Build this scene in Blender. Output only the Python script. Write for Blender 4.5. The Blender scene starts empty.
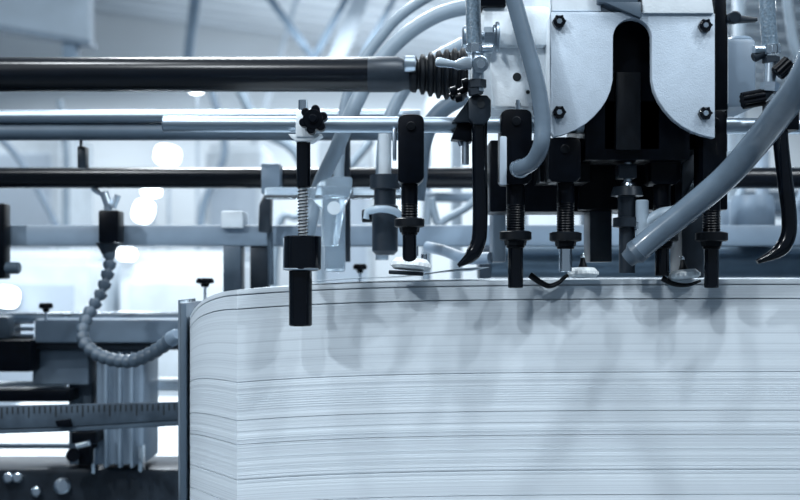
import bpy, bmesh, math, random
from mathutils import Vector, Matrix
random.seed(7)
PI = math.pi
SC = bpy.context.scene
COL = SC.collection
D0 = 1.11          # camera to the front of the paper pile
EYE = 1.25         # lens height above the floor
HZ = 275.0         # picture row of the horizon

def S(Y): return (D0 + Y) / D0 / 1000.0          # metres per pixel at depth Y
def P(px, py, Y): return Vector(((px - 400) * S(Y), Y, EYE + (HZ - py) * S(Y)))

# ------------------------------------------------------------------ materials
def mat(name, col, rough=0.5, metal=0.0, noise=0.0, nscale=20.0, coat=0.0, trans=0.0, bump=0.0,
        bscale=200.0, emit=None, estr=0.0, stretch=None, alpha=1.0, spec=0.5, ior=1.45):
    m = bpy.data.materials.new(name); m.use_nodes = True
    nt = m.node_tree; b = nt.nodes['Principled BSDF']
    b.inputs['Base Color'].default_value = (*col, 1)
    b.inputs['Roughness'].default_value = rough
    b.inputs['Metallic'].default_value = metal
    b.inputs['Coat Weight'].default_value = coat
    b.inputs['Transmission Weight'].default_value = trans
    b.inputs['Specular IOR Level'].default_value = spec
    b.inputs['IOR'].default_value = ior
    b.inputs['Alpha'].default_value = alpha
    tc = nt.nodes.new('ShaderNodeTexCoord')
    mp = nt.nodes.new('ShaderNodeMapping')
    nt.links.new(tc.outputs['Object'], mp.inputs['Vector'])
    if stretch: mp.inputs['Scale'].default_value = stretch
    if noise > 0:
        n = nt.nodes.new('ShaderNodeTexNoise'); n.inputs['Scale'].default_value = nscale
        n.inputs['Detail'].default_value = 4
        nt.links.new(mp.outputs['Vector'], n.inputs['Vector'])
        r = nt.nodes.new('ShaderNodeValToRGB')
        r.color_ramp.elements[0].position = 0.3; r.color_ramp.elements[1].position = 0.7
        r.color_ramp.elements[0].color = (*[c * (1 - noise) for c in col], 1)
        r.color_ramp.elements[1].color = (*[min(1, c * (1 + noise)) for c in col], 1)
        nt.links.new(n.outputs['Fac'], r.inputs['Fac'])
        nt.links.new(r.outputs['Color'], b.inputs['Base Color'])
    if bump > 0:
        n2 = nt.nodes.new('ShaderNodeTexNoise'); n2.inputs['Scale'].default_value = bscale
        nt.links.new(mp.outputs['Vector'], n2.inputs['Vector'])
        bp = nt.nodes.new('ShaderNodeBump'); bp.inputs['Strength'].default_value = bump
        bp.inputs['Distance'].default_value = 0.001
        nt.links.new(n2.outputs['Fac'], bp.inputs['Height'])
        nt.links.new(bp.outputs['Normal'], b.inputs['Normal'])
    if emit:
        b.inputs['Emission Color'].default_value = (*emit, 1)
        b.inputs['Emission Strength'].default_value = estr
    return m

M = {}
M['white'] = mat('white_enamel', (0.70, 0.765, 0.82), 0.38, 0, 0.05, 60, bump=0.25, bscale=500)
M['plate'] = mat('cover_enamel', (0.43, 0.51, 0.60), 0.42, 0, 0.05, 90, bump=0.35, bscale=900)
M['steel'] = mat('brushed_steel', (0.56, 0.65, 0.74), 0.28, 1.0, 0.08, 40, stretch=(1, 20, 20))
M['satin'] = mat('satin_rod', (0.34, 0.41, 0.48), 0.38, 1.0, 0.08, 40, stretch=(1, 20, 20))
M['bright'] = mat('bright_spindle', (0.75, 0.80, 0.84), 0.35, 0.4, 0.03, 40)
M['chrome'] = mat('bright_chrome', (0.75, 0.83, 0.90), 0.12, 1.0, 0.03, 40)
M['scale'] = mat('scale_steel', (0.06, 0.085, 0.115), 0.4, 0.3, 0.25, 40)
M['rollsteel'] = mat('roller_steel', (0.14, 0.20, 0.26), 0.34, 0.7, 0.1, 40)
M['dsteel'] = mat('dark_steel', (0.015, 0.023, 0.034), 0.38, 0.2, 0.2, 60)
M['black'] = mat('black_oxide', (0.0012, 0.0022, 0.0045), 0.34, 0.0, 0.3, 80, spec=0.14)
M['gloss'] = mat('gloss_black', (0.0012, 0.0022, 0.0045), 0.15, 0.0, 0.2, 50, spec=0.4)
M['rubber'] = mat('black_rubber', (0.0025, 0.0042, 0.007), 0.5, 0.0, 0.3, 90, spec=0.2)
M['shaft'] = mat('blackened_shaft', (0.0015, 0.003, 0.006), 0.25, 0.0, 0.25, 25, stretch=(1, 10, 10), spec=0.4)
M['bluegrey'] = mat('bluegrey_paint', (0.065, 0.095, 0.13), 0.42, 0.0, 0.12, 20)
M['midgrey'] = mat('steelblue_paint', (0.17, 0.23, 0.30), 0.42, 0.0, 0.10, 20)
M['pale'] = mat('pale_paint', (0.60, 0.67, 0.73), 0.45, 0.0, 0.08, 12)
M['hose'] = mat('translucent_hose', (0.11, 0.152, 0.20), 0.24, 0.0, 0.08, 60, coat=0.4)
M['hose2'] = mat('milky_hose', (0.30, 0.38, 0.46), 0.32, 0.0, 0.06, 30, coat=0.2)
M['braid'] = mat('braided_hose', (0.11, 0.16, 0.21), 0.3, 0.0, 0.35, 420, coat=0.5, bump=0.6, bscale=500)
M['clear'] = mat('clear_plastic', (0.82, 0.90, 0.96), 0.06, 0.0, 0, 1, trans=0.92, ior=1.3)
M['foot'] = mat('pale_plastic', (0.78, 0.84, 0.88), 0.5, 0.0, 0.15, 200)
M['tick'] = mat('engraved_black', (0.012, 0.016, 0.02), 0.5, 0.0, 0.1, 20)
M['floor'] = mat('sealed_concrete', (0.10, 0.13, 0.16), 0.45, 0.0, 0.15, 1.5)
M['wall'] = mat('hall_wall', (0.68, 0.74, 0.79), 0.8, 0.0, 0.14, 0.35)
M['roof'] = mat('roof_sheet', (0.56, 0.62, 0.68), 0.6, 0.0, 0.12, 0.6)
M['duct'] = mat('duct_sheet', (0.34, 0.42, 0.50), 0.5, 0.0, 0.18, 2.5)
M['milky'] = mat('milky_rubber', (0.19, 0.245, 0.30), 0.4, 0.0, 0.06, 30)
M['truss'] = mat('truss_paint', (0.16, 0.23, 0.31), 0.5, 0.0, 0.1, 3)
M['trussl'] = mat('pale_truss_paint', (0.42, 0.49, 0.56), 0.5, 0.0, 0.1, 3)
M['lamp'] = mat('lamp_diffuser', (0.9, 0.95, 1), 0.5, emit=(0.92, 0.97, 1.0), estr=9.0)
M['brown'] = mat('pallet_board', (0.10, 0.13, 0.16), 0.7, 0.0, 0.3, 8)

def paper_mat():
    m = bpy.data.materials.new('paper_edges'); m.use_nodes = True
    nt = m.node_tree; b = nt.nodes['Principled BSDF']
    b.inputs['Roughness'].default_value = 0.75
    b.inputs['Specular IOR Level'].default_value = 0.3
    at = nt.nodes.new('ShaderNodeAttribute'); at.attribute_name = 'sheet'
    n = nt.nodes.new('ShaderNodeTexNoise'); n.noise_dimensions = '1D'
    n.inputs['Scale'].default_value = 420; n.inputs['Detail'].default_value = 3
    nt.links.new(at.outputs['Fac'], n.inputs['W'])
    n2 = nt.nodes.new('ShaderNodeTexNoise'); n2.noise_dimensions = '1D'
    n2.inputs['Scale'].default_value = 55; n2.inputs['Detail'].default_value = 2
    nt.links.new(at.outputs['Fac'], n2.inputs['W'])
    ad = nt.nodes.new('ShaderNodeMath'); ad.operation = 'MULTIPLY_ADD'
    ad.inputs[1].default_value = 0.2
    nt.links.new(n2.outputs['Fac'], ad.inputs[0])
    mu = nt.nodes.new('ShaderNodeMath'); mu.operation = 'MULTIPLY'; mu.inputs[1].default_value = 0.8
    nt.links.new(n.outputs['Fac'], mu.inputs[0]); nt.links.new(mu.outputs[0], ad.inputs[2])
    r = nt.nodes.new('ShaderNodeValToRGB')
    r.color_ramp.elements[0].position = 0.30; r.color_ramp.elements[0].color = (0.47, 0.53, 0.59, 1)
    r.color_ramp.elements[1].position = 0.55; r.color_ramp.elements[1].color = (0.61, 0.68, 0.74, 1)
    nt.links.new(ad.outputs[0], r.inputs['Fac']); nt.links.new(r.outputs['Color'], b.inputs['Base Color'])
    return m
M['paper'] = paper_mat()
M['sheet'] = mat('plain_paper', (0.60, 0.69, 0.77), 0.7, 0, 0.03, 10)

# ------------------------------------------------------------------ mesh builder
class MB:
    def __init__(s): s.bm = bmesh.new()
    def box(s, c, size, rot=None, bev=0.0):
        t = bmesh.new(); bmesh.ops.create_cube(t, size=1.0)
        bmesh.ops.scale(t, vec=Vector(size), verts=t.verts)
        if bev > 0:
            bmesh.ops.bevel(t, geom=list(t.edges), offset=min(bev, min(size) * 0.45), segments=2, profile=0.5, affect='EDGES')
        if rot is not None: bmesh.ops.rotate(t, cent=(0, 0, 0), matrix=rot, verts=t.verts)
        bmesh.ops.translate(t, vec=Vector(c), verts=t.verts)
        s._merge(t); return s
    def pbox(s, x0, y0, x1, y1, Y, depth, bev=0.0015):     # a box given by the pixels of its front, front at Y
        a, b = P(x0, y0, Y), P(x1, y1, Y)
        return s.box(((a.x + b.x) / 2, Y + depth / 2, (a.z + b.z) / 2), (abs(b.x - a.x), depth, abs(a.z - b.z)), None, bev)
    def _merge(s, t):
        me = bpy.data.meshes.new('tmp'); t.to_mesh(me); t.free(); s.bm.from_mesh(me); bpy.data.meshes.remove(me)
    def lathe(s, p0, p1, prof, seg=32, cap=True):
        """prof: list of (t in metres along p0->p1, radius)"""
        p0, p1 = Vector(p0), Vector(p1); d = (p1 - p0).normalized()
        u = d.orthogonal().normalized(); v = d.cross(u)
        rings = []
        for t_, r in prof:
            c = p0 + d * t_
            rings.append([s.bm.verts.new(c + (u * math.cos(2 * PI * k / seg) + v * math.sin(2 * PI * k / seg)) * max(r, 1e-5)) for k in range(seg)])
        for a, b in zip(rings[:-1], rings[1:]):
            for k in range(seg):
                s.bm.faces.new((a[k], a[(k + 1) % seg], b[(k + 1) % seg], b[k]))
        if cap:
            s.bm.faces.new(list(reversed(rings[0]))); s.bm.faces.new(rings[-1])
        return s
    def cyl(s, p0, p1, r, seg=32, bev=0.0):
        L = (Vector(p1) - Vector(p0)).length
        if bev > 0: pr = [(0, r - bev), (bev, r), (L - bev, r), (L, r - bev)]
        else: pr = [(0, r), (L, r)]
        return s.lathe(p0, p1, pr, seg)
    def thread(s, p0, p1, r, pitch=0.0025, depth=0.0008, seg=24):
        L = (Vector(p1) - Vector(p0)).length; n = max(2, int(L / pitch)); pr = []
        for i in range(n):
            pr += [(L * i / n, r - depth), (L * (i + 0.5) / n, r)]
        pr.append((L, r - depth))
        return s.lathe(p0, p1, pr, seg)
    def tube(s, pts, r, seg=20, smooth=10, r1=None, flat=1.0, up=None, radf=None):
        """a swept tube through pts (Catmull-Rom), flat: thickness ratio across `up`"""
        pts = [Vector(p) for p in pts]; q = []
        ext = [pts[0] * 2 - pts[1]] + pts + [pts[-1] * 2 - pts[-2]]
        for i in range(1, len(ext) - 2):
            a, b, c, d = ext[i - 1:i + 3]
            for k in range(smooth):
                t = k / smooth
                q.append(0.5 * ((2 * b) + (c - a) * t + (2 * a - 5 * b + 4 * c - d) * t * t + (3 * b - a - 3 * c + d) * t ** 3))
        q.append(pts[-1])
        rings = []; u = None; n = len(q)
        for i, c in enumerate(q):
            d = (q[min(i + 1, n - 1)] - q[max(i - 1, 0)]).normalized()
            if up is not None: u = (Vector(up) - d * d.dot(Vector(up))).normalized()
            elif u is None: u = d.orthogonal().normalized()
            else: u = (u - d * d.dot(u)).normalized()
            v = d.cross(u); rr = r if r1 is None else r + (r1 - r) * i / (n - 1)
            if radf: rr = radf(i / (n - 1), rr)
            rings.append([s.bm.verts.new(c + u * math.cos(2 * PI * k / seg) * rr * (1 if up is not None else 1) + v * math.sin(2 * PI * k / seg) * rr * flat) for k in range(seg)])
        for a, b in zip(rings[:-1], rings[1:]):
            for k in range(seg): s.bm.faces.new((a[k], a[(k + 1) % seg], b[(k + 1) % seg], b[k]))
        s.bm.faces.new(list(reversed(rings[0]))); s.bm.faces.new(rings[-1])
        return s
    def prism(s, poly, Y, depth, bev=0.0):                  # polygon in pixels at depth Y, extruded backwards
        t = bmesh.new()
        f = t.faces.new([t.verts.new(P(x, y, Y)) for x, y in poly])
        r = bmesh.ops.extrude_face_region(t, geom=[f])
        bmesh.ops.translate(t, vec=(0, depth, 0), verts=[v for v in r['geom'] if isinstance(v, bmesh.types.BMVert)])
        bmesh.ops.recalc_face_normals(t, faces=t.faces)
        if bev > 0:
            es = [e for e in t.edges if len(e.link_faces) == 2 and e.calc_face_angle(0) > 0.4]
            bmesh.ops.bevel(t, geom=es, offset=bev, segments=2, profile=0.5, affect='EDGES')
        s._merge(t); return s
    def coil(s, p0, p1, R, r, turns, seg=8):
        p0, p1 = Vector(p0), Vector(p1); d = (p1 - p0); u = d.normalized().orthogonal().normalized(); v = d.normalized().cross(u)
        n = int(turns * 14)
        pts = [p0 + d * (i / n) + (u * math.cos(2 * PI * turns * i / n) + v * math.sin(2 * PI * turns * i / n)) * R for i in range(n + 1)]
        return s.tube(pts, r, seg=seg, smooth=1)
    def build(s, name, m, parent=None, angle=35):
        bmesh.ops.recalc_face_normals(s.bm, faces=s.bm.faces)
        me = bpy.data.meshes.new(name)
        loc = Vector((0, 0, 0))
        if parent is not None:
            p = parent
            while p is not None: loc += p.location; p = p.parent
        else:
            zs = [v.co for v in s.bm.verts]
            lo = Vector((min(v.x for v in zs), min(v.y for v in zs), min(v.z for v in zs)))
            hi = Vector((max(v.x for v in zs), max(v.y for v in zs), max(v.z for v in zs)))
            loc = Vector(((lo.x + hi.x) / 2, (lo.y + hi.y) / 2, lo.z))
        bmesh.ops.translate(s.bm, vec=-loc, verts=s.bm.verts)
        s.bm.to_mesh(me); s.bm.free()
        me.polygons.foreach_set('use_smooth', [True] * len(me.polygons)); me.set_sharp_from_angle(angle=math.radians(angle))
        me.materials.append(m if not isinstance(m, str) else M[m])
        o = bpy.data.objects.new(name, me); COL.objects.link(o)
        if parent is not None: o.parent = parent
        else: o.location = loc
        return o

def tag(o, label, cat, group=None, kind=None):
    if label: o['label'] = label
    if cat: o['category'] = cat
    if group: o['group'] = group
    if kind: o['kind'] = kind
    return o
def thing(name, loc, label, cat, group=None):
    o = bpy.data.objects.new(name, None); o.empty_display_size = 0.02
    COL.objects.link(o); o.location = loc
    return tag(o, label, cat, group)
def struct(name, mb, m, label=None):
    o = mb.build(name, m); o['kind'] = 'structure'
    if label: o['label'] = label
    return o
def hexring(mb, p0, p1, r): return mb.cyl(p0, p1, r, seg=6)
X = Vector((1, 0, 0)); Yv = Vector((0, 1, 0)); Z = Vector((0, 0, 1))

# ================================================================== the hall
b = MB(); b.box((0, 5, -0.05), (24, 22, 0.1)); struct('floor', b, 'floor')
def wallbox(name, c, size): b = MB(); b.box(c, size); struct(name, b, 'wall')
wallbox('wall_back', (0, 14.1, 2.9), (24, 0.2, 5.8))
wallbox('wall_left', (-12.1, 5, 2.9), (0.2, 22, 5.8))
wallbox('wall_right', (12.1, 5, 2.4), (0.2, 22, 4.8))
# roof: ribbed sheet, pitched across the hall
def roofz(x): return 4.25 - 0.12 * x
def roof():
    bm = bmesh.new(); y = -6.0; prof = []
    pitch = 0.50
    while y < 14.0:
        prof += [(y, 0), (y + pitch * 0.38, 0), (y + pitch * 0.5, 0.13), (y + pitch * 0.88, 0.13)]; y += pitch
    prof.append((14.0, 0))
    rows = []
    for x in (-12, 0, 12):
        rows.append([bm.verts.new((x, yy - 0.10 * (0 - x), roofz(x) + h)) for yy, h in prof])
    for a, c in zip(rows[:-1], rows[1:]):
        for k in range(len(prof) - 1): bm.faces.new((a[k], a[k + 1], c[k + 1], c[k]))
    b = MB(); b.bm.free(); b.bm = bm
    o = struct('ceiling', b, 'roof')
    sm = o.modifiers.new('s', 'SOLIDIFY'); sm.thickness = 0.02
roof()
# hanging duct and roof steel, far overhead
t = thing('duct', P(30, 20, 6.0), 'large blue-grey rectangular panel hanging under the ribbed roof at top left', 'duct')
b = MB(); b.prism([(-60, -60), (89, -60), (89, 44), (-60, 18)], 6.0, 0.12, 0.01); b.build('panel', 'duct', t)
b = MB(); b.prism([(-60, 14), (90, 40), (90, 45), (-60, 20)], 5.98, 0.16); b.build('edge_rail', 'midgrey', t)
b = MB(); b.pbox(62, 42, 76, 66, 6.02, 0.10); b.build('hanger', 'truss', t)
def strut(x0, y0, x1, y1, w, Y, m, label):
    a, c = P(x0, y0, Y), P(x1, y1, Y); b = MB(); d = c - a
    ang = math.atan2(d.x, d.z)
    b.box((a + c) / 2, (w * S(Y), w * S(Y), d.length), Matrix.Rotation(ang, 3, 'Y'), 0.004)
    o = b.build('roof_strut', m); tag(o, label, 'roof beam', 'roof steel'); return o
strut(262, -12, 322, 70, 7, 9, 'truss', 'dark thin roof strut slanting down to the right above the thick shaft')
strut(366, -12, 330, 75, 15, 9.3, 'trussl', 'broad pale roof beam slanting down left towards the pale hoses')
strut(351, -10, 312, 62, 6, 9.1, 'truss', 'thin dark roof strut close beside the broad pale beam')
strut(197, -15, 187, 70, 9, 8.5, 'truss', 'upright blue-grey roof post right of the hanging panel')
strut(402, -15, 352, 75, 5, 9.1, 'truss', 'thin dark roof strut right of the broad pale beam')
strut(300, -12, 240, 190, 5, 10.5, 'trussl', 'faint pale roof strut crossing behind the silver rod')

# pale machines at the back of the hall
def cabinet(x0, y0, x1, Y, depth, m, label, door=True):
    p0, p1 = P(x0, y0, Y), P(x1, y0, Y)
    t = thing('press_cabinet', ((p0.x + p1.x) / 2, Y + depth / 2, 0), label, 'machine cabinet', 'press units at the back of the hall')
    b = MB(); b.box(((p0.x + p1.x) / 2, Y + depth / 2, p0.z / 2), (p1.x - p0.x, depth, p0.z), None, 0.03); b.build('body', m, t)
    w = p1.x - p0.x
    if door:
        b = MB(); b.box(((p0.x + p1.x) / 2, Y - 0.012, p0.z * 0.52), (w * 0.8, 0.024, p0.z * 0.8), None, 0.01); b.build('door', 'pale' if m != 'pale' else 'plate', t)
    b = MB(); b.box(((p0.x + p1.x) / 2, Y + depth / 2, p0.z + 0.03), (w * 0.9, depth * 0.8, 0.06), None, 0.01); b.build('cap', 'white', t)
    return t
cabinet(-60, 262, 90, 4.2, 1.2, 'pale', 'pale low cabinet far behind at the left edge')
cabinet(118, 262, 236, 4.5, 1.2, 'white', 'white low cabinet far behind the jointed hose')
cabinet(205, 150, 262, 7.0, 1.0, 'pale', 'tall pale cabinet far behind the sprung stop')
cabinet(318, 140, 372, 6.5, 1.0, 'pale', 'tall pale cabinet far behind the milky hoses')
cabinet(424, 100, 500, 5.0, 1.0, 'white', 'tall white cabinet between the threaded stop and the bent bar', False)
cabinet(716, 190, 850, 4.0, 1.0, 'bluegrey', 'blue-grey cabinet far behind the right bent bar')
cabinet(-30, 130, 60, 8.0, 1.0, 'pale', 'tall pale cabinet far behind the left bars')

def work_light(px, py, w, h, Y, tilt, label, stand=True):
    c = P(px, py, Y); t = thing('lamp', c, label, 'lamp', 'bright lamps in the hall')
    s_ = S(Y); R = Matrix.Rotation(tilt, 3, 'Y')
    def sup(k, dy, dep):
        pts = []
        for i in range(28):
            an = 2 * PI * i / 28; cx_, sx_ = math.cos(an), math.sin(an)
            px_ = w / 2 * k * abs(cx_) ** 0.7 * (1 if cx_ > 0 else -1); pz_ = h / 2 * k * abs(sx_) ** 0.7 * (1 if sx_ > 0 else -1)
            pts.append((px + px_ * math.cos(tilt) + pz_ * math.sin(tilt), py - (-px_ * math.sin(tilt) + pz_ * math.cos(tilt))))
        m_ = MB(); m_.prism(pts, Y + dy, dep); return m_
    sup(1.0, 0.0, 0.03).build('diffuser', 'lamp', t)
    sup(0.9, 0.031, 0.06).build('housing', 'midgrey', t)
    if stand:
        b = MB(); b.cyl(Vector((c.x, c.y + 0.06, 0)), c + Vector((0, 0.06, 0)), 0.012, 10); b.build('stand_pole', 'trussl', t)
        b = MB(); b.cyl(Vector((c.x, c.y + 0.06, 0)), Vector((c.x, c.y + 0.06, 0.03)), 0.05, 24); b.build('stand_base', 'trussl', t)
work_light(167, 155, 24, 19, 6.0, 0.2, 'bright lamp glowing between the silver rail and the lower black shaft')
work_light(151, 191, 18, 10, 5.9, 0.1, 'small bright lamp just under the lower black shaft')
work_light(143, 211, 19, 22, 5.7, 0.3, 'tall bright lamp just above the flat grey beam')
work_light(126, 254, 17, 12, 4.4, 0.1, 'bright lamp under the grey beam beside the jointed hose', False)
work_light(6, 297, 22, 20, 4.05, 0.2, 'round bright lamp at the left edge above the slotted rail', False)
work_light(196, 91, 12, 4, 6.1, 0.0, 'tiny bright lamp just under the thick black shaft')

# ================================================================== paper pile
ZT = EYE - (279 - HZ) * 0.001
def pile():
    # plan outline: back left -> front left corner -> front right
    plan = []
    L0, C, R = Vector((-0.230, 0.105)), Vector((-0.163, 0.0)), Vector((0.50, 0.0))
    BL, BR = Vector((-0.231, 0.40)), Vector((0.50, 0.40))
    for i in range(6): plan.append((BL.lerp(L0, i / 6), 'l', 1.0))
    for i in range(14):
        f = i / 14; p = L0.lerp(C, f) + Vector((-0.9, -0.5)) * 0.008 * math.sin(PI * f); plan.append((p, 's', 1 - f))
    for i in range(61):
        f = i / 60; plan.append((C.lerp(R, f), 'f', f))
    plan.append((BR, 'b', 1)); 
    n = len(plan)
    cx, cy = 0.15, 0.2
    def zoff(p, kind, f, depth):
        base = -0.011 * math.exp(-max(0, (p.x + 0.163)) / 0.13)
        k = math.exp(-depth / 0.075)
        if kind == 's': base += -0.031 * (f ** 1.6) * k + 0.0035 * math.sin(PI * f) * (1 - k)
        if kind == 'l': base += -0.031 * k
        return base
    levels = []; z = 0.0
    gaps = [0.004, 0.018, 0.092, 0.130, 0.154, 0.190, 0.214, 0.26]
    rng = random.Random(3)
    wav = 0
    while z < 0.40:
        th = rng.choice([0.0005, 0.0007, 0.0009]) if z < 0.30 else 0.004
        wav = 0.6 * wav + rng.uniform(-0.00002, 0.00002)
        jut = wav + rng.uniform(-0.00013, 0.00013) * (1.5 if 0.092 < z < 0.20 else 0.35)
        levels.append((z, z + th, jut)); z += th
        if gaps and z > gaps[0]:
            gaps.pop(0); gt, gj = (0.0013, 0.004) if z < 0.03 else (0.0007, 0.0016)
            levels.append((z, z + gt, gj)); z += gt
    bot = z
    bm = bmesh.new(); sh = bm.verts.layers.float.new('sheet')
    prev = None; first = None
    def ring(z, jut, val):
        vs = []
        for i, (p, kd, f) in enumerate(plan):
            q = Vector((p.x, p.y))
            j = jut + 0.00008 * math.sin(p.x * 40 + z * 60)
            if kd == 'f': q.y += j
            elif kd in 'sl': q.x += j * 0.9; q.y += j * 0.3
            v = bm.verts.new((q.x, q.y, ZT - z + zoff(p, kd, f, z))); v[sh] = val; vs.append(v)
        return vs
    for (z0, z1, jut) in levels:
        val = z0 * 3.0 + rng.uniform(-0.002, 0.002)
        a = ring(z0, jut, val); c = ring(z1, jut, val)
        if prev is not None:
            for i in range(n): bm.faces.new((prev[i], prev[(i + 1) % n], a[(i + 1) % n], a[i]))
        else: first = a
        for i in range(n): bm.faces.new((a[i], a[(i + 1) % n], c[(i + 1) % n], c[i]))
        prev = c
    low = [bm.verts.new((v.co.x, v.co.y, 0.305)) for v in prev]
    for v in low: v[sh] = 1.5
    for i in range(n): bm.faces.new((prev[i], prev[(i + 1) % n], low[(i + 1) % n], low[i]))
    bm.faces.new(low)
    # top: strips joining the front outline to the straight back edge
    back = [bm.verts.new((v.co.x if k > 5 else v.co.x, 0.40, v.co.z)) for k, v in enumerate(first)]
    for v in back: v[sh] = 0.0
    for i in range(n - 1):
        try: bm.faces.new((first[i], first[i + 1], back[i + 1], back[i]))
        except ValueError: pass
    bmesh.ops.remove_doubles(bm, verts=back + first, dist=1e-6)
    b = MB(); b.bm.free(); b.bm = bm
    o = b.build('paper_stack', 'paper', angle=20)
    tag(o, 'tall stack of pale blue-white sheets with thin dark gaps, filling the lower right', 'paper stack')
pile()
b = MB(); b.box((0.13, 0.2, 0.27), (0.85, 0.5, 0.06), None, 0.004)
for x in (-0.2, 0.13, 0.46): b.box((x, 0.2, 0.12), (0.1, 0.5, 0.24), None, 0.004)
tag(b.build('pallet', 'brown'), 'dark pallet underneath the paper stack', 'pallet')

def lifted():
    bm = bmesh.new(); rows = []
    N, K = 40, 8
    for j in range(K + 1):
        v = j / K; row = []
        for i in range(N + 1):
            u = i / N; x = -0.11 + 0.20 * u
            y = 0.012 + 0.30 * v
            z = ZT + 0.0025 + (0.010 * (u ** 1.4)) * (1 - 0.3 * v) - 0.009 * math.exp(-(x + 0.163) / 0.13) + 0.002 * math.sin(9 * u) * u
            row.append(bm.verts.new((x, y, z)))
        rows.append(row)
    for a, c in zip(rows[:-1], rows[1:]):
        for k in range(N): bm.faces.new((a[k], a[k + 1], c[k + 1], c[k]))
    b = MB(); b.bm.free(); b.bm = bm; o = b.build('paper_sheet', 'sheet')
    m = o.modifiers.new('s', 'SOLIDIFY'); m.thickness = 0.0004
    tag(o, 'loose top sheet blown up off the stack under the pale round foot', 'sheet of paper')
lifted()

# side guide left of the pile
t = thing('side_guide', (P(184, 0, 0.12).x, 0.13, 0.3), 'upright narrow steel guide plate against the left side of the paper stack', 'guide plate')
b = MB(); b.pbox(180.5, 303, 186.3, 720, 0.10, 0.10, 0.0008); b.build('guide_plate', 'bluegrey', t)
b = MB(); b.pbox(178, 300, 180.5, 720, 0.102, 0.09, 0.0005); b.build('edge_strip', 'chrome', t)

# ================================================================== carrier rod and stops
YR = -0.035
t = thing('carrier_rod', P(163, 124, YR), 'slim silver round rod running across, cut off at its left end', 'rod')
b = MB(); b.cyl(P(163, 124, YR), P(1000, 127, YR), 8.0 * S(YR), 40, 0.0012); b.build('rod', 'satin', t)

# sprung stop with the star knob
s0 = S(YR); yS = -0.035
t = thing('sprung_stop', P(301, 326, yS), 'black sprung stop with a star knob hanging before the left of the stack', 'sheet stop')
b = MB(); b.pbox(295.5, 110, 314, 137, yS - 0.014, 0.028, 0.0015)
b.prism([(288, 134), (322, 134), (312, 141), (296, 141)], yS - 0.012, 0.024, 0.0006); b.build('clamp_block', 'white', t)
b = MB(); b.cyl(P(303, 100, yS), P(303, 122, yS), 4.6 * s0, 20, 0.0006); b.build('pin', 'chrome', t)
def star(mb, c, r, depth, lobes=6):
    for k in range(lobes):
        a = 2 * PI * k / lobes + 0.3
        q = c + Vector((math.cos(a) * r * 0.72, 0, math.sin(a) * r * 0.72))
        mb.cyl(q, q + Vector((0, depth, 0)), r * 0.30, 16, r * 0.08)
    mb.cyl(c + Vector((0, depth * -0.05, 0)), c + Vector((0, depth, 0)), r * 0.72, 28, r * 0.08)
    mb.cyl(c + Vector((0, depth * -0.35, 0)), c + Vector((0, 0, 0)), r * 0.32, 20, r * 0.1)
b = MB(); star(b, P(313, 119, yS - 0.03), 14 * s0, 0.014); k_ = b.build('star_knob', 'black', t)
b = MB(); b.cyl(P(313, 119, yS - 0.018), P(313, 119, yS - 0.008), 0.004, 16); b.build('screw', 'chrome', k_)
b = MB(); b.cyl(P(303.5, 137, yS), P(303.5, 188, yS), 7.0 * s0, 32, 0.0008); b.build('sleeve', 'gloss', t)
b = MB(); b.cyl(P(303, 186, yS), P(303, 238, yS), 4.0 * s0, 20); b.build('spindle', 'bright', t)
b = MB(); b.coil(P(303, 188, yS), P(303, 237, yS), 5.0 * s0, 0.00055, 15); b.build('spring', 'black', t)
b = MB(); b.lathe(P(302.5, 236, yS), P(302.5, 272, yS), [(0, 17.5 * s0), (0.001, 18.8 * s0), (33 * s0, 18.8 * s0), (34.5 * s0, 17.0 * s0), (35.5 * s0, 12 * s0)], 40)
b.build('collar', 'gloss', t)
b = MB(); b.pbox(283, 238, 286, 269, yS - 0.006, 0.004, 0.0004); b.pbox(283, 268, 318, 270, yS - 0.018, 0.006, 0.0004); b.build('clip', 'steel', t)
b = MB(); b.cyl(P(300.5, 270, yS), P(300.5, 326, yS), 11.6 * s0, 40, 0.0012); b.build('foot_tube', 'gloss', t)

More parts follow.
